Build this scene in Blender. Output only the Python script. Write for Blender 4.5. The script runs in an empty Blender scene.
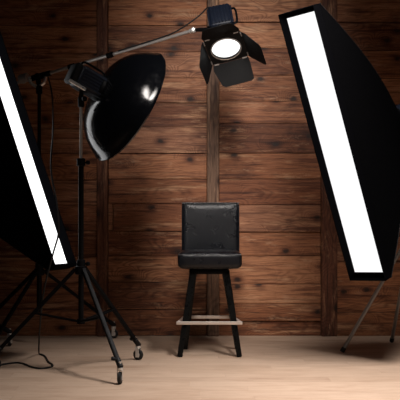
import bpy, bmesh, math, random
from mathutils import Vector, Matrix
random.seed(7)
S = bpy.context.scene
C = S.collection
CAM_Y, FPX, HZ = -7.6, 950.0, 211.0

def P(px, py, d):
    "a point at distance d from the camera that the photograph shows at px, py"
    return Vector(((px-200)/FPX*d, d+CAM_Y, 1+(HZ-py)/FPX*d))
def W(x, d, z): return Vector((x, d+CAM_Y, z))

# ------------------------------------------------------------------ materials
class NT:
    def __init__(s, name):
        s.m = bpy.data.materials.new(name); s.m.use_nodes = True
        s.t = s.m.node_tree; s.t.nodes.clear()
        s.out = s.n('ShaderNodeOutputMaterial')
    def n(s, typ, **kw):
        nd = s.t.nodes.new(typ)
        for k, v in kw.items(): setattr(nd, k, v)
        return nd
    def set(s, nd, key, v):
        if hasattr(v, 'is_linked') or isinstance(v, bpy.types.NodeSocket): s.t.links.new(v, nd.inputs[key])
        else: nd.inputs[key].default_value = v
    def math(s, op, a, b=0.0, c=0.0, clamp=False):
        nd = s.n('ShaderNodeMath', operation=op, use_clamp=clamp)
        s.set(nd, 0, a); s.set(nd, 1, b)
        if op in ('MULTIPLY_ADD', 'SMOOTH_MIN'): s.set(nd, 2, c)
        return nd.outputs[0]
    def noise(s, vec, scale=1, detail=4, rough=.55, dist=0.0):
        nd = s.n('ShaderNodeTexNoise'); s.set(nd, 'Vector', vec)
        s.set(nd, 'Scale', scale); s.set(nd, 'Detail', detail); s.set(nd, 'Roughness', rough); s.set(nd, 'Distortion', dist)
        return nd.outputs[0]
    def ramp(s, f, stops):
        nd = s.n('ShaderNodeValToRGB'); s.set(nd, 0, f)
        e = nd.color_ramp.elements
        while len(e) < len(stops): e.new(.5)
        for i, (p, c) in enumerate(stops):
            e[i].position = p; e[i].color = (*c, 1) if len(c) == 3 else c
        return nd.outputs[0]
    def mrange(s, v, a, b, c=0.0, d=1.0, smooth=True):
        nd = s.n('ShaderNodeMapRange'); nd.interpolation_type = 'SMOOTHSTEP' if smooth else 'LINEAR'
        s.set(nd, 0, v)
        for i, q in enumerate((a, b, c, d)): s.set(nd, i+1, q)
        return nd.outputs[0]
    def mix(s, f, a, b, mode='MIX'):
        nd = s.n('ShaderNodeMix', data_type='RGBA', blend_type=mode)
        s.set(nd, 0, f)
        for k, v in ((6, a), (7, b)):
            if isinstance(v, tuple): nd.inputs[k].default_value = (*v, 1) if len(v) == 3 else v
            else: s.t.links.new(v, nd.inputs[k])
        return nd.outputs[2]
    def bsdf(s, col, rough=.5, metal=0.0, spec=.5, normal=None, coat=0.0):
        b = s.n('ShaderNodeBsdfPrincipled')
        if isinstance(col, tuple): b.inputs['Base Color'].default_value = (*col, 1)
        else: s.t.links.new(col, b.inputs['Base Color'])
        s.set(b, 'Roughness', rough); s.set(b, 'Metallic', metal)
        b.inputs['Specular IOR Level'].default_value = spec
        b.inputs['Coat Weight'].default_value = coat; b.inputs['Coat Roughness'].default_value = .12
        if normal is not None: s.t.links.new(normal, b.inputs['Normal'])
        s.t.links.new(b.outputs[0], s.out.inputs[0])
        return s.m
    def bump(s, h, strength=.3, dist=.01):
        nd = s.n('ShaderNodeBump'); s.set(nd, 'Height', h); s.set(nd, 'Strength', strength); s.set(nd, 'Distance', dist)
        return nd.outputs[0]

def plain(name, col, rough=.5, metal=0.0, spec=.5, bumps=0.0, bscale=200, var=0.12, coat=0.0):
    t = NT(name)
    co = t.n('ShaderNodeTexCoord').outputs['Object']
    n = t.noise(co, 14, 4)
    dark = tuple(c*(1-var) for c in col); lite = tuple(min(1, c*(1+var)) for c in col)
    c = t.mix(n, dark, lite)
    nrm = None
    if bumps: nrm = t.bump(t.noise(co, bscale, 3), bumps, .004)
    r = t.mrange(t.noise(co, 30, 3), .2, .8, max(0, rough-.06), min(1, rough+.06))
    return t.bsdf(c, r, metal, spec, nrm, coat)

def wood(name, tones, vertical=False, gain=1.0, knots=1.0):
    t = NT(name)
    sep = t.n('ShaderNodeSeparateXYZ'); t.t.links.new(t.n('ShaderNodeTexCoord').outputs['Object'], sep.inputs[0])
    along, across = (sep.outputs[2], sep.outputs[0]) if vertical else (sep.outputs[0], sep.outputs[2])
    rnd = t.n('ShaderNodeNewGeometry').outputs['Random Per Island']
    a = t.math('MULTIPLY_ADD', rnd, 53.0, along)
    c = t.math('MULTIPLY_ADD', rnd, 17.0, across)
    def vec(sa, sc, sy=1.0):
        nd = t.n('ShaderNodeCombineXYZ')
        t.set(nd, 0, t.math('MULTIPLY', a, sa)); t.set(nd, 1, t.math('MULTIPLY', sep.outputs[1], sy)); t.set(nd, 2, t.math('MULTIPLY', c, sc))
        return nd.outputs[0]
    # knots: one random spot in each cell of a stretched grid
    vo = t.n('ShaderNodeTexVoronoi', feature='F1', voronoi_dimensions='2D')
    kv = t.n('ShaderNodeCombineXYZ'); t.set(kv, 0, t.math('MULTIPLY', a, 3.1)); t.set(kv, 1, t.math('MULTIPLY', c, 4.6))
    t.set(vo, 'Vector', kv.outputs[0]); t.set(vo, 'Scale', 1.0); t.set(vo, 'Randomness', .95)
    kd = vo.outputs['Distance']
    bulge = t.mrange(kd, 0.0, .5, 1.0, 0.0)
    warp = t.noise(vec(1.1, 3.0), 1, 3, .5)
    field = t.math('ADD', t.math('MULTIPLY', c, 9.0), t.math('ADD', t.math('MULTIPLY', warp, 9.0), t.math('MULTIPLY', bulge, 3.2*knots)))
    rings = t.math('MULTIPLY_ADD', t.math('SINE', t.math('MULTIPLY', field, 15.0)), .5, .5)
    fibre = t.noise(vec(6, 170), 1, 5, .65)
    streak = t.noise(vec(1.6, 30), 1, 5, .65)
    patch = t.noise(vec(2.0, 4.5), 1, 5, .65)
    ringm = t.mrange(t.noise(vec(.9, 2.5), 1, 3), .42, .62, .12, .62)
    wn = t.n('ShaderNodeTexWhiteNoise', noise_dimensions='1D'); t.set(wn, 'W', t.math('MULTIPLY', rnd, 91.7))
    k = len(tones)
    base = t.ramp(wn.outputs[0], [(i/(k-1), tuple(x*gain for x in tones[i])) for i in range(k)])
    lite = t.noise(vec(1.3, 13), 1, 6, .7)
    col = t.mix(t.mrange(lite, .52, .66, 0, .85), base, (.52*gain, .29*gain, .16*gain))
    col = t.mix(t.math('MULTIPLY', t.math('POWER', rings, 1.5), ringm), col, (.30, .21, .17), 'MULTIPLY')
    col = t.mix(t.mrange(streak, .46, .66, 0, .8), col, (.24, .14, .105), 'MULTIPLY')
    col = t.mix(t.mrange(fibre, .46, .66, 0, .75), col, (.26, .2, .18), 'MULTIPLY')
    col = t.mix(t.mrange(patch, .54, .70, 0, .7), col, (.24, .15, .12), 'MULTIPLY')
    worn = t.noise(vec(3.2, 14), 1, 6, .75)
    col = t.mix(t.mrange(worn, .56, .68, 0, .5), col, (.46*gain, .28*gain, .17*gain))
    ragged = t.noise(vec(22, 34), 1, 4, .6)
    spot = t.mrange(t.math('ADD', kd, t.math('MULTIPLY', ragged, .14)), .10, .19, 1.0, 0.0)
    halo = t.mrange(t.math('ADD', kd, t.math('MULTIPLY', worn, .4)), .26, .46, 1.0, 0.0)
    sc = t.n('ShaderNodeSeparateColor'); t.t.links.new(vo.outputs['Color'], sc.inputs[0])
    keep = t.math('GREATER_THAN', sc.outputs[0], .45)
    col = t.mix(t.math('MULTIPLY', t.math('MULTIPLY', halo, keep), .75), col, (.30, .19, .15), 'MULTIPLY')
    col = t.mix(t.math('MULTIPLY', t.math('MULTIPLY', spot, keep), .92), col, (.014*gain, .007*gain, .005*gain))
    h = t.math('ADD', t.math('MULTIPLY', fibre, .6), t.math('ADD', t.math('MULTIPLY', rings, -.25), t.math('MULTIPLY', worn, .5)))
    return t.bsdf(col, t.mrange(fibre, .2, .8, .5, .72), 0, .3, t.bump(h, .5, .004))

def floor_mat():
    t = NT('pale oak floor boards')
    tc = t.n('ShaderNodeTexCoord').outputs['Object']
    sep = t.n('ShaderNodeSeparateXYZ'); t.t.links.new(tc, sep.inputs[0])
    x, y = sep.outputs[0], sep.outputs[1]
    bw = .145
    row = t.math('FLOOR', t.math('DIVIDE', y, bw))
    wn = t.n('ShaderNodeTexWhiteNoise', noise_dimensions='1D'); t.set(wn, 'W', row)
    xs = t.math('ADD', x, t.math('MULTIPLY', wn.outputs[0], 1.3))
    bl = t.math('FLOOR', t.math('DIVIDE', xs, 1.3))
    wn2 = t.n('ShaderNodeTexWhiteNoise', noise_dimensions='2D')
    cv = t.n('ShaderNodeCombineXYZ'); t.set(cv, 0, row); t.set(cv, 1, bl); t.set(wn2, 'Vector', cv.outputs[0])
    r = wn2.outputs[0]
    fy = t.math('FRACT', t.math('DIVIDE', y, bw)); fx = t.math('FRACT', t.math('DIVIDE', xs, 1.3))
    seam = t.math('MAXIMUM', t.math('LESS_THAN', fy, .022), t.math('LESS_THAN', fx, .0022))
    def vec(sx, sy):
        nd = t.n('ShaderNodeCombineXYZ')
        t.set(nd, 0, t.math('MULTIPLY', t.math('MULTIPLY_ADD', r, 31.0, x), sx)); t.set(nd, 1, t.math('MULTIPLY', y, sy)); t.set(nd, 2, t.math('MULTIPLY', r, 9.0))
        return nd.outputs[0]
    fib = t.noise(vec(5, 60), 1, 5, .6); cloud = t.noise(vec(2.0, 5.0), 1, 4, .6); fleck = t.noise(vec(28, 90), 1, 3, .6)
    blot = t.noise(tc, 1.3, 3, .5)
    base = t.ramp(r, [(0, (.46, .335, .245)), (.5, (.50, .37, .275)), (1, (.44, .32, .235))])
    col = t.mix(t.mrange(fib, .42, .75, 0, .45), base, (.52, .44, .38), 'MULTIPLY')
    col = t.mix(t.mrange(cloud, .45, .75, 0, .5), col, (.58, .49, .43), 'MULTIPLY')
    col = t.mix(t.mrange(fleck, .6, .8, 0, .45), col, (.55, .46, .4), 'MULTIPLY')
    col = t.mix(t.mrange(blot, .4, .7, 0, .3), col, (.75, .7, .66), 'MULTIPLY')
    col = t.mix(t.math('MULTIPLY', seam, .28), col, (.16, .1, .06))
    h = t.math('SUBTRACT', t.math('MULTIPLY', fib, .3), seam)
    return t.bsdf(col, t.mrange(cloud, .3, .7, .36, .52), 0, .4, t.bump(h, .15, .002))

def emit(name, col, strength):
    t = NT(name)
    co = t.n('ShaderNodeTexCoord').outputs['Object']
    e = t.n('ShaderNodeEmission')
    t.t.links.new(t.mix(t.noise(co, 60, 2), col, tuple(c*.985 for c in col)), e.inputs[0])
    e.inputs[1].default_value = strength
    t.t.links.new(e.outputs[0], t.out.inputs[0])
    return t.m

TONES = [(.15, .050, .020), (.36, .145, .062), (.22, .078, .034), (.46, .205, .098), (.28, .125, .068), (.40, .160, .068), (.19, .066, .028)]
M = dict(
    plank=wood('stained pine planks', TONES, gain=1.0),
    post=wood('weathered pine post', [(.15, .085, .052), (.19, .115, .075), (.165, .085, .05)], vertical=True, knots=.6),
    redpost=wood('red brown pine post', [(.115, .042, .022), (.15, .055, .028), (.13, .048, .024)], vertical=True, knots=.6),
    floor=floor_mat(),
    fabric=plain('black softbox nylon', (.0016, .0016, .002), .95, spec=.02, bumps=.3, bscale=60),
    lip=plain('black softbox lip nylon', (.0016, .0016, .0022), .9, spec=.02, bumps=.2, bscale=90),
    seamtape=plain('grey edge tape', (.012, .010, .010), .7, spec=.2),
    white=emit('lit white diffuser cloth', (1, 1, 1), 1.08),
    brightwhite=emit('brighter lit white diffuser cloth', (1, 1, 1), 2.0),
    lens=emit('lit white lens', (1, .99, .97), 1.5),
    leather=None,
    blackmetal=plain('black painted metal', (.003, .003, .0034), .5, spec=.08),
    mattemetal=plain('matte black sheet metal', (.004, .004, .0045), .6, spec=.2),
    bluemetal=plain('blue black ribbed casting', (.005, .008, .017), .46, .0, .28),
    gloss=plain('glossy black enamel', (.002, .0022, .003), .15, spec=.4, coat=.0),
    whitepaint=plain('silver white reflector paint', (.75, .75, .75), .4),
    chrome=plain('chromed steel', (.70, .69, .67), .3, .75),
    steel=plain('brushed grey steel', (.44, .41, .39), .38, .6),
    legsteel=plain('dark satin steel', (.26, .25, .24), .35, .5),
    brass=plain('worn nickel footrest metal', (.62, .54, .48), .36, .5),
    rubber=plain('black rubber', (.01, .01, .01), .6, spec=.3),
    greyplastic=plain('grey plastic', (.20, .20, .19), .4),
    legwood=plain('black lacquered wood', (.003, .003, .003), .3, spec=.22, bumps=.1, bscale=40),
)
def leather():
    t = NT('black leather')
    co = t.n('ShaderNodeTexCoord').outputs['Object']
    vo = t.n('ShaderNodeTexVoronoi', feature='DISTANCE_TO_EDGE'); t.set(vo, 'Vector', co); t.set(vo, 'Scale', 170.0)
    crease = t.noise(co, 14, 5, .6, .2)
    h = t.math('ADD', t.mrange(vo.outputs[0], 0, .12, 0, .5), t.math('MULTIPLY', crease, .5))
    c = t.mix(t.noise(co, 7, 3), (.0018, .0022, .0036), (.0032, .004, .0065))
    return t.bsdf(c, t.mrange(crease, .2, .8, .26, .31), 0, .32, t.bump(h, .28, .005))
M['leather'] = leather()

# ------------------------------------------------------------------ mesh helpers
def box(bm, size, mat=Matrix(), bevel=0.0, seg=2):
    r = bmesh.ops.create_cube(bm, size=1, matrix=Matrix())
    vs = r['verts']
    for v in vs: v.co = Vector((v.co.x*size[0], v.co.y*size[1], v.co.z*size[2]))
    if bevel:
        es = list({e for v in vs for e in v.link_edges})
        rb = bmesh.ops.bevel(bm, geom=es, offset=bevel, segments=seg, affect='EDGES', profile=.5)
        vs = list({v for f in rb['faces'] for v in f.verts} | {v for v in vs if v.is_valid})
        seen = set(vs); st = list(vs)
        while st:
            v = st.pop()
            for e in v.link_edges:
                o = e.other_vert(v)
                if o not in seen: seen.add(o); st.append(o)
        vs = list(seen)
    bmesh.ops.transform(bm, matrix=mat, verts=vs)
    return vs
def abox(bm, x0, x1, y0, y1, z0, z1, bevel=0.0, seg=2):
    return box(bm, (x1-x0, y1-y0, z1-z0), Matrix.Translation(((x0+x1)/2, (y0+y1)/2, (z0+z1)/2)), bevel, seg)
def basis(axis, up=Vector((0, 0, 1))):
    a = axis.normalized(); u = up.cross(a)
    if u.length < 1e-4: u = Vector((1, 0, 0)).cross(a)
    u.normalize(); return u, a.cross(u), a
def frame(o, u, v, a):
    m = Matrix.Identity(4)
    for i in range(3): m[i][0] = u[i]; m[i][1] = v[i]; m[i][2] = a[i]; m[i][3] = o[i]
    return m
def lathe(bm, origin, axis, prof, seg=32, cap=(True, True), up=Vector((0, 0, 1))):
    "prof: (distance along axis, radius)"
    u, v, a = basis(axis, up)
    rings = []
    for t, r in prof:
        rings.append([bm.verts.new(origin + a*t + (u*math.cos(q)+v*math.sin(q))*r) for q in (2*math.pi*i/seg for i in range(seg))])
    for A, B in zip(rings, rings[1:]):
        for i in range(seg): bm.faces.new((A[i], A[(i+1) % seg], B[(i+1) % seg], B[i]))
    if cap[0]: bm.faces.new(list(reversed(rings[0])))
    if cap[1]: bm.faces.new(rings[-1])
def rod(bm, a, b, r, r2=None, seg=16):
    d = b-a; L = d.length; r2 = r if r2 is None else r2
    c = min(r, r2)*.18
    lathe(bm, a, d, [(0, r-c), (c, r), (L-c, r2), (L, r2-c)], seg)
def tube(bm, pts, r, seg=10, n=14):
    pts = [Vector(p) for p in pts]; path = []
    for i in range(len(pts)-1):
        p0 = pts[max(0, i-1)]; p1 = pts[i]; p2 = pts[i+1]; p3 = pts[min(len(pts)-1, i+2)]
        for k in range(n):
            t = k/n
            path.append(.5*((2*p1)+(p2-p0)*t+(2*p0-5*p1+4*p2-p3)*t*t+(3*p1-p0-3*p2+p3)*t**3))
    path.append(pts[-1])
    up = None; rings = []
    for i, p in enumerate(path):
        d = (path[min(i+1, len(path)-1)]-path[max(i-1, 0)]).normalized()
        if up is None: up = d.orthogonal().normalized()
        up = (up-d*up.dot(d)).normalized(); w = d.cross(up)
        rings.append([bm.verts.new(p+(up*math.cos(q)+w*math.sin(q))*r) for q in (2*math.pi*j/seg for j in range(seg))])
    for A, B in zip(rings, rings[1:]):
        for i in range(seg): bm.faces.new((A[i], A[(i+1) % seg], B[(i+1) % seg], B[i]))
    bm.faces.new(list(reversed(rings[0]))); bm.faces.new(rings[-1])
def squarebar(bm, a, b, s0, s1, face=Vector((0, -1, 0)), bevel=.004):
    "tapered square bar from a to b"
    d = (b-a).normalized(); v = (face-d*face.dot(d)).normalized(); u = d.cross(v)
    R = []
    for p, s in ((a, s0), (b, s1)):
        R.append([bm.verts.new(p+u*i*s/2+v*j*s/2) for i, j in ((-1, -1), (1, -1), (1, 1), (-1, 1))])
    fs = [bm.faces.new((R[0][i], R[0][(i+1) % 4], R[1][(i+1) % 4], R[1][i])) for i in range(4)]
    bm.faces.new(list(reversed(R[0]))); bm.faces.new(R[1])
    es = [e for e in bm.edges if e.verts[0] in R[0]+R[1] and e.verts[1] in R[0]+R[1]]
    if bevel: bmesh.ops.bevel(bm, geom=es, offset=bevel, segments=2, affect='EDGES')

def rootpos(p):
    v = Vector((0, 0, 0))
    while p is not None: v += p.location; p = p.parent
    return v
def obj(name, bm, mat, parent=None, smooth=True, loc=None):
    off = rootpos(parent) if parent else (loc or Vector((0, 0, 0)))
    bmesh.ops.recalc_face_normals(bm, faces=bm.faces[:])
    bmesh.ops.translate(bm, verts=bm.verts[:], vec=-off)
    me = bpy.data.meshes.new(name); bm.to_mesh(me); bm.free()
    o = bpy.data.objects.new(name, me); C.objects.link(o)
    me.materials.append(mat)
    if smooth:
        for p in me.polygons: p.use_smooth = True
        me.set_sharp_from_angle(angle=math.radians(35))
    if parent: o.parent = parent
    else: o.location = off
    return o
def B(): return bmesh.new()
def thing(name, label, cat, loc, group=None):
    o = bpy.data.objects.new(name, None); C.objects.link(o); o.location = loc
    o.empty_display_size = .05
    return tag(o, label, cat, group)
def tag(o, label, cat, group=None):
    o['label'] = label; o['category'] = cat
    if group: o['group'] = group
    return o
def struct(o): o['kind'] = 'structure'; return o

# ------------------------------------------------------------------ room
bm = B(); abox(bm, -3.6, 3.6, -8.6, .06, -.08, 0); struct(obj('floor', bm, M['floor'], smooth=False))
zpx = lambda y: max(0.0, 1+(HZ-y)*.008)
xpx = lambda x: (x-200)*.008
posts = [(-178, -166), (-82, -70), (4-4, 4-4), (97, 108), (207, 219), (321, 337), (440, 452), (545, 557)]
posts = [p for p in posts if p[1] > p[0]]
bays = {
    'edge': [0, 0],
    'a': [336.5, 309, 283, 257, 230, 205, 180, 153, 128, 103, 79, 53, 25, -4, -30, -60],
    'b': [336.5, 309.6, 282, 256, 231, 204, 179, 153, 127, 103, 78, 52, 25.5, -3, -30, -60],
    'c': [337, 321, 304, 284, 256, 232, 205, 179, 153, 123, 101, 75, 48, 22, -5, -32, -60],
    'd': [336.5, 312, 287, 262, 236, 210, 184, 158, 130, 105, 78, 50, 22, -6, -33, -60],
}
bm = B()
abox(bm, -3.6, 3.6, .05, .14, 0, 3.2)
edges = [(-250, -178, 'b'), (-166, -82, 'd'), (-70, 97, 'a'), (108, 207, 'b'), (219, 321, 'c'), (337, 440, 'd'), (452, 545, 'a'), (557, 650, 'b')]
rs = random.Random(21)
for x0, x1, k in edges:
    ys = bays[k]
    for lo, hi in zip(ys, ys[1:]):
        z0, z1 = zpx(lo), zpx(hi)
        gap = rs.choice([.0008, .001, .0015, .0025])
        f = rs.choice([-.006, -.003, 0, .004, .008, .012])
        xa, xb = xpx(x0)+.002, xpx(x1)-.002
        if k == 'b' and x0 == 108 and lo == 231:
            abox(bm, xa, xa+.036, f+.002, .052, z0+gap, z1-gap, .004)
            xa += .042
        abox(bm, xa, xb, f, .052, z0+gap, z1-gap-.001, rs.choice([.0012, .0018, .003, .005]))
wall = struct(obj('wall_back', bm, M['plank'], smooth=False))
for i, (x0, x1) in enumerate(posts):
    bm = B(); abox(bm, xpx(x0), xpx(x1), -.024, .055, .0, 3.2, .006)
    struct(obj('trim_%d' % (i+1), bm, M['post'] if x0 == 207 else M['redpost'], smooth=False))

# ------------------------------------------------------------------ bar stool
ST = W(.066, 6.69, 0)
stool = thing('bar_stool', 'black leather bar stool with backrest and metal footrest in front of plank wall', 'stool', ST)
def pad(bm, cx, cy, cz, sx, sy, sz, edge, puff, axis):
    "cushion: finely divided rounded block that swells along one axis"
    n = 14; pts = {}
    b2 = bmesh.new(); bmesh.ops.create_cube(b2, size=2)
    bmesh.ops.subdivide_edges(b2, edges=b2.edges[:], cuts=n, use_grid_fill=True)
    half = Vector((sx/2, sy/2, sz/2))
    for v in b2.verts:
        q = Vector((v.co.x*half.x, v.co.y*half.y, v.co.z*half.z))
        core = Vector([max(-half[i]+edge, min(half[i]-edge, q[i])) for i in range(3)])
        d = q-core
        if d.length > 1e-9: q = core+d.normalized()*edge
        w = 1.0
        for i in range(3):
            if i != axis: w *= max(0, 1-abs(v.co[i])**3.0)
        q[axis] += math.copysign(puff*w, v.co[axis]) if abs(v.co[axis]) > .999 else 0
        v.co = q+Vector((cx, cy, cz))
    m = bpy.data.meshes.new('t'); b2.to_mesh(m); b2.free(); bm.from_mesh(m); bpy.data.meshes.remove(m)
yb = CAM_Y
bm = B(); pad(bm, .067, 6.685+yb, .662, .440, .43, .112, .034, .010, 2)
seat = obj('seat', bm, M['leather'], stool)
bm = B()   # welt around the top of the seat
w, d_, zz, e = .214, .208, .7, .03
loop = []
for sx, sy in ((1, 1), (-1, 1), (-1, -1), (1, -1)):
    a0 = {(1, 1): 0, (-1, 1): 90, (-1, -1): 180, (1, -1): 270}[(sx, sy)]
    for k in range(4):
        q = math.radians(a0+k*30); loop.append(Vector((.067+sx*(w-e)+e*math.cos(q), 6.685+yb+sy*(d_-e)+e*math.sin(q), zz)))
loop.append(loop[0].copy()); tube(bm, loop, .0045, 8, 3); obj('piping', bm, M['leather'], seat)
bm = B(); pad(bm, 0, 0, 0, .418, .075, .40, .026, .010, 1)
bmesh.ops.transform(bm, matrix=Matrix.Translation((.0765, 6.885+yb, .862)) @ Matrix.Rotation(math.radians(-4), 4, 'X'), verts=bm.verts)
back = obj('backrest', bm, M['leather'], stool)
bm = B()
T = Matrix.Translation((.0765, 6.885+yb, .862)) @ Matrix.Rotation(math.radians(-4), 4, 'X')
lp = []
for sx, sz in ((1, 1), (-1, 1), (-1, -1), (1, -1)):
    a0 = {(1, 1): 0, (-1, 1): 90, (-1, -1): 180, (1, -1): 270}[(sx, sz)]
    for k in range(4):
        q = math.radians(a0+k*30); lp.append(T @ Vector((sx*.178+.024*math.cos(q), -.034, sz*.169+.024*math.sin(q))))
lp.append(lp[0].copy()); tube(bm, lp, .005, 8, 3); obj('piping', bm, M['leather'], back)
bm = B(); abox(bm, -.075, .205, 6.56+yb, 6.83+yb, .563, .592, .006); lathe(bm, Vector((.066, 6.69+yb, .588)), Vector((0, 0, 1)), [(0, .11), (.022, .11)], 32)
obj('swivel_plate', bm, M['blackmetal'], stool)
feet = [((-.050, 6.575), (-.139, 6.507)), ((.182, 6.575), (.270, 6.507)), ((-.043, 6.80), (-.108, 6.875)), ((.176, 6.80), (.272, 6.875))]
for (tx, td), (fx, fd) in feet:
    bm = B(); squarebar(bm, W(fx, fd, 0), W(tx, td, .575), .036, .044)
    bmesh.ops.translate(bm, verts=[v for v in bm.verts if v.co.z < .0], vec=(0, 0, .0))
    for v in bm.verts: v.co.z = max(v.co.z, 0.0)
    obj('leg', bm, M['legwood'], stool)
bm = B(); z0, z1 = .222, .244
xl, xr, df, dr = -.162, .290, 6.505, 6.868
abox(bm, xl, xr, df-.008+yb, df+.006+yb, z0, z1, .003)
abox(bm, xl+.045, xr-.048, dr-.006+yb, dr+.008+yb, z0, z1, .003)
for s, (xa, xb) in ((0, (xl+.012, xl+.052)), (1, (xr-.012, xr-.055))):
    squarebar(bm, W(xa, df, (z0+z1)/2), W(xb, dr, (z0+z1)/2), .020, .020, Vector((0, 0, 1)), .002)
obj('footrest', bm, M['brass'], stool)

# ------------------------------------------------------------------ stands
def caster(parent, p, ang, wheel_r=.036, chrome='chrome'):
    "p: point on the floor under the wheel; the stem stands above it"
    h = wheel_r*2
    d = Vector((math.cos(ang), math.sin(ang), 0)); s = Vector((-d.y, d.x, 0))
    top = Vector((p.x, p.y, 0))
    bm = B()
    lathe(bm, top+Vector((0, 0, h+.008)), Vector((0, 0, 1)), [(0, .014), (.004, .018), (.014, .018), (.018, .009), (.05, .009)], 18)
    for k in (-1, 1):
        m = frame(top+s*k*.015+Vector((0, 0, h*.5+.013)), d, s, Vector((0, 0, 1)))
        box(bm, (.026, .003, h*.5+.024), m, .001, 1)
    box(bm, (.030, .036, .006), frame(top+Vector((0, 0, h+.008)), d, s, Vector((0, 0, 1))), .002, 1)
    c = obj('caster', bm, M[chrome], parent)
    bm = B(); lathe(bm, top-s*.010+Vector((0, 0, wheel_r)), s, [(0, wheel_r*.55), (.0, wheel_r*.86), (.004, wheel_r), (.016, wheel_r), (.02, wheel_r*.86), (.02, wheel_r*.55)], 28)
    wl = obj('wheel', bm, M['rubber'], c)
    bm = B(); lathe(bm, top-s*.0125+Vector((0, 0, wheel_r)), s, [(0, wheel_r*.3), (.002, wheel_r*.5), (.023, wheel_r*.5), (.025, wheel_r*.3)], 20)
    hb = obj('hub', bm, M['steel'], c)
    return c
def knob(name, bm_at, axis, r, parent, mat='blackmetal'):
    bm = B()
    lathe(bm, bm_at, axis, [(0, r*.4), (.012, r*.4), (.013, r), (.018, r*1.05), (.03, r), (.033, r*.7)], 12)
    return obj(name, bm, M[mat], parent)

CANG = {-58.4: 82, 52.3: -28, 31: -8}
def stand(label, pos, top, hub_z, legs, braced, split, rad=(.017, .009), cast=True, leg_r=.012, low=.3, upper='steel', legmat='blackmetal', group=None):
    "legs: list of (angle in degrees, reach); pos = (x, depth)"
    o = W(pos[0], pos[1], 0)
    t = thing('light_stand', label, 'light stand', o, group)
    z = Vector((0, 0, 1))
    bm = B(); rod(bm, o+z*low, o+z*split, rad[0]); obj('pole', bm, M['blackmetal'], t)
    bm = B(); rod(bm, o+z*(split-.02), o+z*top, rad[1]); lathe(bm, o+z*(top-.03), z, [(0, rad[1]*1.3), (.03, rad[1]*1.3)], 14); obj('inner_pole', bm, M[upper], t)
    for zz in (split-.02, hub_z+.03):
        bm = B(); lathe(bm, o+z*(zz-.02), z, [(0, rad[0]*1.1), (.004, rad[0]*1.6), (.046, rad[0]*1.6), (.05, rad[0]*1.1)], 20); obj('collar', bm, M['blackmetal'], t)
        knob('tightening_knob', o+z*(zz+.003)+Vector((rad[0]*1.4, -.003, 0)), Vector((1, -.35, 0)), .013, t)
    bm = B(); lathe(bm, o+z*(hub_z-.035), z, [(0, .03), (.005, .038), (.05, .038), (.055, .03)], 22); obj('leg_hub', bm, M['blackmetal'], t)
    if braced:
        bm = B(); lathe(bm, o+z*(low-.005), z, [(0, .026), (.03, .026)], 18); obj('brace_hub', bm, M['blackmetal'], t)
    for ang, reach in legs:
        q = math.radians(ang); d = Vector((math.cos(q), math.sin(q), 0))
        a = o+d*.036+z*hub_z
        e = o+d*reach+z*(.105 if cast else .012)
        bm = B(); squarebar(bm, e, a, leg_r*2, leg_r*2, Vector((0, 0, 1)), .003) if cast else rod(bm, e, a, leg_r)
        lg = obj('leg', bm, M[legmat], t)
        bm = B()
        for k in (.0,):
            dd = (e-a).normalized()
            if cast: rod(bm, e-dd*.05, e+dd*.012, leg_r*1.45)
            else: rod(bm, e-dd*.03, e+dd*.004, leg_r*1.3)
        obj('leg_cap' if cast else 'rubber_foot', bm, M['mattemetal' if cast else 'rubber'], lg)
        if braced:
            f = .52
            bm = B(); m_ = a.lerp(e, f); s_ = o+d*.02+z*(low+.01)
            for k in (-1, 1):
                sh = Vector((-d.y, d.x, 0))*k*(leg_r+.003)
                squarebar(bm, s_+sh, m_+sh, .010, .010, Vector((0, 0, 1)), .001)
            obj('brace', bm, M['blackmetal'], t)
        if cast:
            knob('brake_knob', e-dd*.035+z*.010+Vector((-.008, -.01, 0)), Vector((-1, -.4, .3)), .011, t, 'mattemetal')
            caster(t, o+d*reach, math.radians(CANG.get(ang, ang+50)))
    return t

DISH_STAND = (-.745, 5.95)
stand('rolling black stand on casters that holds the big black reflector dish', DISH_STAND, 1.70, .637, [(-58.4, .54), (52.3, .54), (177, .54)], True, 1.32, rad=(.017, .009), low=.30)
BOOM_STAND = (-1.21, 7.15)
stand('black rolling stand against the plank wall that carries the long boom arm', BOOM_STAND, 1.93, .55, [(31, .62), (147, .60), (250, .62)], False, 1.25, rad=(.019, .014), low=.24, upper='blackmetal')
stand('black rolling stand behind the left strip softbox, only one caster in view', (-1.99, 6.71), .96, .50, [(29.5, .667), (150, .66), (270, .66)], False, .78, rad=(.017, .011), low=.22, upper='blackmetal')
stand('thin-legged stand under the right strip softbox with one silver leg', (1.50, 6.72), 1.56, .80, [(183.5, .50), (305, .5), (95, .50)], False, 1.10, rad=(.015, .010), cast=False, leg_r=.013, low=.55, upper='blackmetal', legmat='legsteel')

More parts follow.
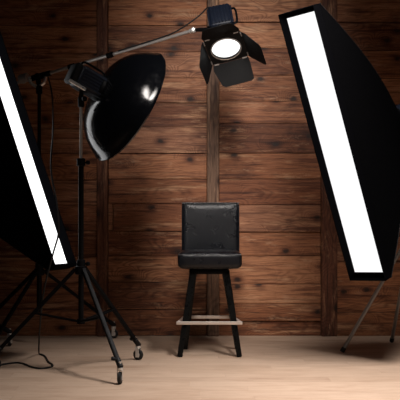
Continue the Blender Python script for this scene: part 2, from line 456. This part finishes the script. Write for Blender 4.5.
# ------------------------------------------------------------------ strip softboxes
def uvn(yaw, pitch, roll):
    cy, sy = math.cos(yaw), math.sin(yaw)
    n = Vector((sy, -cy, 0)); u = Vector((cy, sy, 0)); v = Vector((0, 0, 1))
    cp, sp = math.cos(pitch), math.sin(pitch); n, v = n*cp+v*sp, v*cp-n*sp
    cr, sr = math.cos(roll), math.sin(roll); u, v = u*cr+v*sr, v*cr-u*sr
    return u, v, n
def softbox(label, c, ang, WW, HH, D, cloth='white'):
    u, v, n = uvn(*ang)
    t = thing('strip_softbox', label, 'softbox', c-n*D)
    L = .059
    # outer shell: curved loft from the front frame to the speed ring
    bm = B(); rings = []
    N = 24; seg = 8
    top = HH/2+.006
    def prof_h(s):
        h = top*(1-.90*s)
        if s > .84: q = (s-.84)/.16; h = .085+(h-.085)*math.sqrt(max(0, 1-q*q))
        return h
    def prof_w(s): return (WW/2+.006)*(1-s)+.085*s+0.030*math.sin(math.pi*s)
    def rnd(s): return s**6
    for i in range(N+1):
        s = i/N
        hh = prof_h(s)
        ww = prof_w(s)
        ring = []
        side = [(-1, -1), (1, -1), (1, 1), (-1, 1)]
        for k in range(4):
            a, b = side[k], side[(k+1) % 4]
            for j in range(seg):
                f = j/seg; x = a[0]+(b[0]-a[0])*f; y = a[1]+(b[1]-a[1])*f
                # cloth pulled in slightly between the rods, rounder towards the back
                pin = 1-.05*math.sin(math.pi*f)*math.sin(math.pi*s)
                r = math.hypot(x, y); k2 = rnd(s)
                X = x*(1-k2)+x/r*k2; Y = y*(1-k2)+y/r*k2
                ring.append(bm.verts.new(c-n*(L+(D-L)*s)+u*X*ww*pin+v*Y*hh*pin))
        rings.append(ring)
    for A, Bb in zip(rings, rings[1:]):
        k = len(A)
        for i in range(k): bm.faces.new((A[i], A[(i+1) % k], Bb[(i+1) % k], Bb[i]))
    bm.faces.new(rings[-1])
    shell = obj('shell', bm, M['fabric'], t)
    # edge tape along the four corner rods
    for k in range(4):
        sx, sy = [(-1, -1), (1, -1), (1, 1), (-1, 1)][k]
        bm = B()
        tube(bm, [c-n*(L+(D-L)*q)+(u*sx*prof_w(q)+v*sy*prof_h(q))*(1-rnd(q)*.2929) for q in [i/N for i in range(N+1)]], .0022, 6, 1)
        obj('edge_seam', bm, M['seamtape'], shell)
    # front lip: a band around the diffuser, standing forward of it
    bm = B(); th = .005
    for sx in (-1, 1): box(bm, (th, HH+2*th, L+.02), frame(c+u*sx*(WW/2+th/2)-n*(L/2+.006), u, v, n), .0015, 1)
    for sy in (-1, 1): box(bm, (WW+2*th, th, L+.02), frame(c+v*sy*(HH/2+th/2)-n*(L/2+.006), u, v, n), .0015, 1)
    obj('front_lip', bm, M['lip'], t)
    e = .032   # black hem above and below the white cloth
    for sy in (-1, 1):
        bm = B(); box(bm, (WW, e, .004), frame(c+v*sy*(HH/2-e/2)-n*(L-.003), u, v, n), .001, 1)
        obj('hem', bm, M['lip'], t)
    bm = B(); g = 12; rows = []
    for j in range(g*4+1):
        y = -1+2*j/(g*4); row = []
        for i in range(g+1):
            x = -1+2*i/g
            row.append(bm.verts.new(c-n*(L+.004-.006*(1-x**2)*(1-y**4)*.5)+u*x*WW/2+v*y*(HH/2-.01)))
        rows.append(row)
    for A, Bb in zip(rows, rows[1:]):
        for i in range(g): bm.faces.new((A[i], A[i+1], Bb[i+1], Bb[i]))
    obj('diffuser', bm, M[cloth], t)
    bm = B(); lathe(bm, c-n*(D-.012), -n, [(0, .088), (.004, .094), (.02, .094), (.024, .07)], 32); obj('speed_ring', bm, M['blackmetal'], t)
    # flash head on the ring
    h0 = D+.012
    bm = B(); up = Vector((0, 0, 1)); lathe(bm, c-n*h0, -n, [(0, .066), (.01, .07), (.05, .07), (.055, .062)], 28)
    uu = n.cross(up).normalized(); vv = uu.cross(n).normalized()
    box(bm, (.125, .14, .26), frame(c-n*(h0+.185), uu, vv, n), .018, 3)
    fl = obj('flash_head', bm, M['bluemetal'], t)
    bm = B()
    for i in range(7): box(bm, (.136, .008, .2), frame(c-n*(h0+.185)+vv*(-.048+.016*i), uu, vv, n), .002, 1)
    obj('heat_sink', bm, M['bluemetal'], fl)
    bm = B(); pa = c-n*(h0+.17)-vv*.07
    return t, pa
sbR, paR = softbox('large tilted strip softbox on the right, white front lit beside the plank wall', W(.838, 6.002, 1.39), (-.834, -.342, .048), .285, 1.782, .67)
sbL, paL = softbox('narrow-looking tilted strip softbox cut off by the left edge of the photo', W(-1.18, 6.408, 1.48), (1.218, .36, -.011), .284, 1.80, .72, 'brightwhite')
for sb, pa, top, nm in ((sbR, paR, W(1.50, 6.72, 1.56), 0), (sbL, paL, W(-1.99, 6.71, .96), 1)):
    bm = B(); z = Vector((0, 0, 1))
    lathe(bm, top-z*.04, z, [(0, .016), (.004, .021), (.06, .021), (.064, .016)], 18)
    squarebar(bm, top+z*.015, pa, .026, .022)
    obj('tilt_bracket', bm, M['blackmetal'], sb)
    knob('tilt_knob', top+Vector((.018, -.012, .0)), Vector((.6, -1, 0)), .018, sb)

# ------------------------------------------------------------------ beauty dish light
ax = Vector((.78, .44, -.44)).normalized()
Fc = P(89.5, 83, 5.95)
dish = thing('beauty_dish_light', 'big glossy black reflector dish with ribbed flash head, on the rolling stand', 'studio light', Fc)
u, v, a = basis(ax)     # u sideways, v up
R, dep = .385, .215
d0 = .29-dep
prof = []
for i in range(25):
    q = i/24; r = .075+(R-.075)*q
    prof.append((d0+dep*(1-math.sqrt(max(0, 1-(q*.93)**2.1)))/(1-math.sqrt(1-.93**2.1)), r))
lipp = [(prof[-1][0]+.006, R+.007), (prof[-1][0]+.014, R+.006), (prof[-1][0]+.016, R)]
inner = [(t+.007, max(r-.006, .05)) for t, r in reversed(prof)]
bm = B(); lathe(bm, Fc, ax, prof+lipp, 96, cap=(False, False)); refl = obj('reflector', bm, M['gloss'], dish)
bm = B(); lathe(bm, Fc, ax, [(prof[-1][0]+.016, R)]+inner, 96, cap=(False, True)); obj('reflector_lining', bm, M['whitepaint'], refl)
bm = B(); lathe(bm, Fc, ax, [(.05, .06), (.055, .078), (d0-.004, .080), (d0+.012, .086), (d0+.022, .086)], 40); obj('mount_ring', bm, M['blackmetal'], dish)
fz = frame(Fc, u, v, a)
def fl(p): return fz @ Vector(p)
view = (Vector((0, CAM_Y, 1))-Fc).normalized()
bm = B()
box(bm, (.125, .125, .20), fz @ Matrix.Translation((0, 0, 0)), .014, 3)
head = obj('flash_head', bm, M['bluemetal'], dish)
bm = B()
for i in range(6):
    for f_ in (-1, 1):
        box(bm, (.010, .010, .16), fz @ Matrix.Translation((f_*.064, -.048+.019*i, 0)), .002, 1)
        box(bm, (.010, .010, .16), fz @ Matrix.Translation((-.048+.019*i, f_*.064, 0)), .002, 1)
obj('heat_sink', bm, M['bluemetal'], head)
bm = B(); box(bm, (.132, .132, .05), fz @ Matrix.Translation((0, 0, -.118)), .02, 3); obj('rear_cover', bm, M['mattemetal'], dish)
bm = B()
hs = [fl((.045*k, .062, -.09)) for k in (0,)]
tube(bm, [fl((0, .066, -.10)), fl((0, .10, -.085)), fl((0, .105, 0)), fl((0, .10, .06)), fl((0, .066, .075))], .007, 8, 6)
obj('carry_handle', bm, M['blackmetal'], dish)
# tilt bracket: silver plate low on the camera side, down to the pole top
low_dir = (-v)
bm = B(); box(bm, (.008, .02, .12), fz @ Matrix.Translation((.070 if u.dot(view) > 0 else -.070, -.072, -.085)), .003, 1); obj('side_plate', bm, M['chrome'], dish)
ptop = W(DISH_STAND[0], DISH_STAND[1], 1.70)
bm = B(); z = Vector((0, 0, 1))
lathe(bm, ptop-z*.05, z, [(0, .015), (.004, .02), (.06, .02), (.066, .015)], 18)
squarebar(bm, ptop+z*.012, fl((0, -.06, -.03)), .028, .024)
obj('tilt_bracket', bm, M['blackmetal'], dish)
knob('tilt_knob', ptop+Vector((.016, -.016, .0)), Vector((.5, -1, -.1)), .016, dish, 'blackmetal')
for p_, q_ in (((0.03, .069, .085), v), ((0.066 if u.dot(view) > 0 else -.066, .0, .105), u if u.dot(view) > 0 else -u), ((0.06 if u.dot(view) > 0 else -.06, -.05, .10), u if u.dot(view) > 0 else -u)):
    bm = B(); lathe(bm, fl(p_)-q_*.004, q_, [(0, .004), (.010, .004), (.012, .007), (.018, .007), (.020, .004)], 12); obj('locking_pin', bm, M['chrome'], dish)

# ------------------------------------------------------------------ boom arm
A0 = P(15, 83.5, 7.26); A1 = P(196, 29.5, 6.66)
bd = (A1-A0).normalized()
def on(px): return A0.lerp(A1, (px-15)/181)
piv = on(40)
boom = thing('boom_arm', 'long grey metal boom arm slanting up across the plank wall to the spotlight', 'boom arm', piv)
bm = B(); rod(bm, on(15), on(116), .0125); obj('outer_tube', bm, M['steel'], boom)
bm = B(); rod(bm, on(112), on(196), .0115); obj('inner_tube', bm, M['steel'], boom)
for px in (50, 75, 114):
    bm = B(); rod(bm, on(px-3.2), on(px+3.2), .021); cl = obj('collar', bm, M['blackmetal'], boom)
    knob('tightening_knob', on(px)+Vector((0, -.018, -.004)), Vector((.1, -1, -.25)), .012, cl)
bm = B(); rod(bm, on(20)+Vector((0, 0, .020)), on(29)+Vector((0, 0, .020)), .034, seg=28); rod(bm, on(23)+Vector((0, 0, .0)), on(26)+Vector((0, 0, .0)), .02)
obj('counterweight', bm, M['steel'], boom)
# U shaped pivot on top of the boom stand
bm = B()
bt = W(BOOM_STAND[0], BOOM_STAND[1], 1.93); yk = Vector((piv.x, piv.y, 0))
zc = piv.z
for oy in (-.030,):
    tube(bm, [Vector((piv.x-.062, piv.y+oy, zc-.004)), Vector((piv.x-.05, piv.y+oy, zc-.05)), Vector((piv.x, piv.y+oy, zc-.078)), Vector((piv.x+.05, piv.y+oy, zc-.05)), Vector((piv.x+.062, piv.y+oy, zc+.012))], .012, 10, 8)
obj('pivot_yoke', bm, M['chrome'], boom)
bm = B(); lathe(bm, bt-Vector((0, 0, .05)), Vector((0, 0, 1)), [(0, .018), (.005, .024), (.06, .024), (.066, .017)], 20)
squarebar(bm, bt, piv-Vector((0, 0, .02)), .034, .034)
rod(bm, on(33), on(47), .023)
obj('pivot_clamp', bm, M['blackmetal'], boom)
knob('pivot_knob', piv+Vector((0, -.02, 0)), Vector((0, -1, 0)), .02, boom)
bm = B(); lathe(bm, on(193.5)-Vector((0, .02, 0)), Vector((0, 1, 0)), [(0, .012), (.004, .019), (.036, .019), (.04, .012)], 18)
rod(bm, on(190), on(194), .016); obj('end_joint', bm, M['chrome'], boom)

# ------------------------------------------------------------------ barn door spotlight
Lc = P(226, 48.5, 6.45)
a = Vector((.10, -.55, -.83)).normalized()
rt = Vector((1, 0, 0)); rt = (rt-a*rt.dot(a)).normalized(); upv = rt.cross(a)*-1
if upv.z < 0: upv = -upv
rl = math.radians(15.5)
u = rt*math.cos(rl)+upv*math.sin(rl); v = upv*math.cos(rl)-rt*math.sin(rl)
spot = thing('barn_door_spotlight', 'black spotlight with four barn door flaps and lit round lens hanging from boom tip', 'spotlight', Lc)
hs = .128
bm = B()
sf = frame(Lc, u, v, a)
# front frame plate with a round opening
seg = 48; ri = .098; o_, i_, o2, i2 = [], [], [], []
def sq(q):
    c_, s_ = math.cos(q), math.sin(q); k = hs/max(abs(c_), abs(s_)); k = min(k, hs*1.36); return c_*k, s_*k
for zoff, oo, ii in ((.004, o_, i_), (-.022, o2, i2)):
    for i in range(seg):
        q = 2*math.pi*i/seg+math.pi/4
        x, y = sq(q); oo.append(bm.verts.new(Lc+u*x+v*y+a*zoff)); ii.append(bm.verts.new(Lc+u*ri*math.cos(q)+v*ri*math.sin(q)+a*zoff))
for i in range(seg):
    j = (i+1) % seg
    bm.faces.new((o_[i], o_[j], i_[j], i_[i])); bm.faces.new((o2[i], o2[j], i2[j], i2[i]))
    bm.faces.new((o_[i], o_[j], o2[j], o2[i])); bm.faces.new((i_[i], i_[j], i2[j], i2[i]))
obj('front_frame', bm, M['mattemetal'], spot)
bm = B(); lathe(bm, Lc-a*.016, a, [(0, .1), (.006, .0975), (.010, .075), (.014, .04), (.0155, .004)], 48); obj('lens', bm, M['lens'], spot)
bm = B(); lathe(bm, Lc, a, [(-.002, .099), (-.002, .106), (.008, .106), (.010, .103), (.008, .098)], 48, cap=(False, False)); obj('lens_ring', bm, M['steel'], spot)
bm = B(); lathe(bm, Lc, -a, [(.018, .115), (.05, .115), (.13, .085), (.15, .08), (.165, .07)], 40); obj('reflector_housing', bm, M['mattemetal'], spot)
# flash body, roll close to upright
b_ = Lc-a*.255-rt*.004
_r = math.radians(9); bf = frame(b_, rt*math.cos(_r)+upv*math.sin(_r), upv*math.cos(_r)-rt*math.sin(_r), a)
bm = B(); box(bm, (.155, .15, .19), bf, .018, 3); hd = obj('flash_head', bm, M['bluemetal'], spot)
bm = B()
for i in range(6):
    for s in (-1, 1):
        box(bm, (.011, .012, .16), bf @ Matrix.Translation((-.058+.0232*i, s*.078, 0)), .002, 1)
        box(bm, (.012, .011, .16), bf @ Matrix.Translation((s*.08, -.055+.022*i, 0)), .002, 1)
for i in range(6):
    box(bm, (.011, .12, .012), bf @ Matrix.Translation((-.058+.0232*i, 0, -.098)), .002, 1)
obj('heat_sink', bm, M['bluemetal'], hd)
bm = B()
tube(bm, [bf @ Vector(p) for p in ((.07, .03, -.07), (.105, .04, -.06), (.112, .035, 0), (.105, .03, .06), (.07, .03, .07))], .008, 8, 6); obj('carry_handle', bm, M['blackmetal'], spot)
# bracket to the boom
bm = B(); squarebar(bm, on(195), bf @ Vector((-.07, -.02, .04)), .022, .026); rod(bm, bf @ Vector((-.10, -.02, .04)), bf @ Vector((-.07, -.02, .04)), .03, seg=20)
obj('mount_bracket', bm, M['blackmetal'], spot)
def leaf(e0, e1, out, length, th, inset0, inset1):
    "flap hinged on edge e0-e1, opening outwards by th degrees from the light's axis"
    d = a*math.cos(math.radians(th))+out*math.sin(math.radians(th))
    ed = (e1-e0).normalized(); Lh = (e1-e0).length
    nrm = ed.cross(d).normalized()
    pts = [(0.006, .0), (Lh-.006, .0), (Lh+.0, length*.25), (Lh-inset1, length*.92), (Lh-inset1-.02, length), (inset0+.02, length), (inset0, length*.92), (0, length*.25)]
    bm = B(); f1 = [bm.verts.new(e0+ed*x+d*y+nrm*.0012) for x, y in pts]; f2 = [bm.verts.new(e0+ed*x+d*y-nrm*.0012) for x, y in pts]
    bm.faces.new(f1); bm.faces.new(list(reversed(f2)))
    for i in range(len(pts)): j = (i+1) % len(pts); bm.faces.new((f1[i], f1[j], f2[j], f2[i]))
    o = obj('barn_door', bm, M['mattemetal'], spot)
    for f in (.12, .88):
        bm = B(); c = e0+ed*Lh*f; rod(bm, c-ed*.016, c+ed*.016, .006, seg=10)
        obj('hinge', bm, M['steel'], o)
q = hs+.002
TL, TR, BL, BR = (Lc-u*q+v*q+a*.004, Lc+u*q+v*q+a*.004, Lc-u*q-v*q+a*.004, Lc+u*q-v*q+a*.004)
leaf(TL, BL, -u, .165, 20, .055, -.01)
leaf(TR, BR, u, .165, 42, .05, .0)
leaf(BL, BR, -v, .165, 40, .035, .0)
leaf(TL, TR, v, .16, 72, .03, .03)

# ------------------------------------------------------------------ cables
bm = B()
tube(bm, [on(40)+Vector((.07, -.03, .03)), P(52, 95, 6.9), P(53, 130, 6.3), P(51, 168, 6.05), P(57, 205, 5.95), P(58.5, 232, 5.93), P(53, 254, 5.93), P(44, 290, 5.98), P(40, 325, 6.25), W(-1.123, 6.62, .02), W(-1.10, 6.58, .008), P(41.5, 350, 950/139*.9999).lerp(W(-1.06, 6.50, .006), 1), W(-1.0, 6.27, .006), W(-.95, 6.13, .006), W(-.955, 6.05, .006), W(-1.01, 6.0, .006), W(-1.08, 6.07, .006), W(-1.16, 6.20, .006), W(-1.22, 6.22, .006), W(-1.30, 6.13, .006), W(-1.42, 6.0, .006)], .0058, 8, 8)
tag(obj('power_cable', bm, M['rubber'], loc=W(-1.0, 6.2, 0)), 'thin black cable hanging past the left strip softbox and curling across the floor', 'cable')
bm = B()
tube(bm, [bf @ Vector((-.05, .06, -.09)), P(207, 8, 6.62), P(200, 15, 6.64), P(188, 24, 6.66), P(176, 31.5, 6.70), on(168)+Vector((0, -.014, .016)), on(150)+Vector((0, -.014, .012)), on(128)+Vector((0, -.016, .010)), on(122)+Vector((0, -.016, .008))], .005, 8, 8)
tag(obj('lamp_cord', bm, M['rubber'], loc=on(160)), 'short black cord running from the spotlight down along the boom arm', 'cord')

# ------------------------------------------------------------------ light, world, camera
def lamp(name, kind, loc, target, energy, col=(1, 1, 1), **kw):
    l = bpy.data.lights.new(name, kind); l.energy = energy; l.color = col
    for k, v_ in kw.items(): setattr(l, k, v_)
    o = bpy.data.objects.new(name, l); C.objects.link(o); o.location = loc
    o.rotation_euler = (Vector(target)-Vector(loc)).to_track_quat('-Z', 'Y').to_euler(); return o
k = lamp('key_spot', 'SPOT', (.20, -3.7, 3.3), (.20, 0, 1.42), 1080, (1, .93, .87), spot_size=math.radians(54), spot_blend=1.0, shadow_soft_size=.75)
k.scale = (.35, 1, 1)
lamp('overhead_softlight', 'AREA', (.95, -2.8, 3.6), (.90, -2.6, 0), 72, (1, .93, .89), shape='RECTANGLE', size=.3, size_y=1.6, spread=math.radians(84))
wd = bpy.data.worlds.new('dim studio'); S.world = wd; wd.use_nodes = True
bg = wd.node_tree.nodes['Background']; bg.inputs[0].default_value = (.55, .62, .75, 1); bg.inputs[1].default_value = .008

cam = bpy.data.cameras.new('camera'); co = bpy.data.objects.new('camera', cam); C.objects.link(co)
cam.sensor_width = 36; cam.lens = FPX/400*36; cam.shift_y = 11/400
co.location = (0, CAM_Y, 1); co.rotation_euler = (math.pi/2, 0, 0)
S.camera = co
S.view_settings.view_transform = 'Standard'; S.view_settings.look = 'None'
S.view_settings.exposure = 0; S.view_settings.gamma = 1; S.view_settings.use_curve_mapping = False
S.cycles.max_bounces = 6
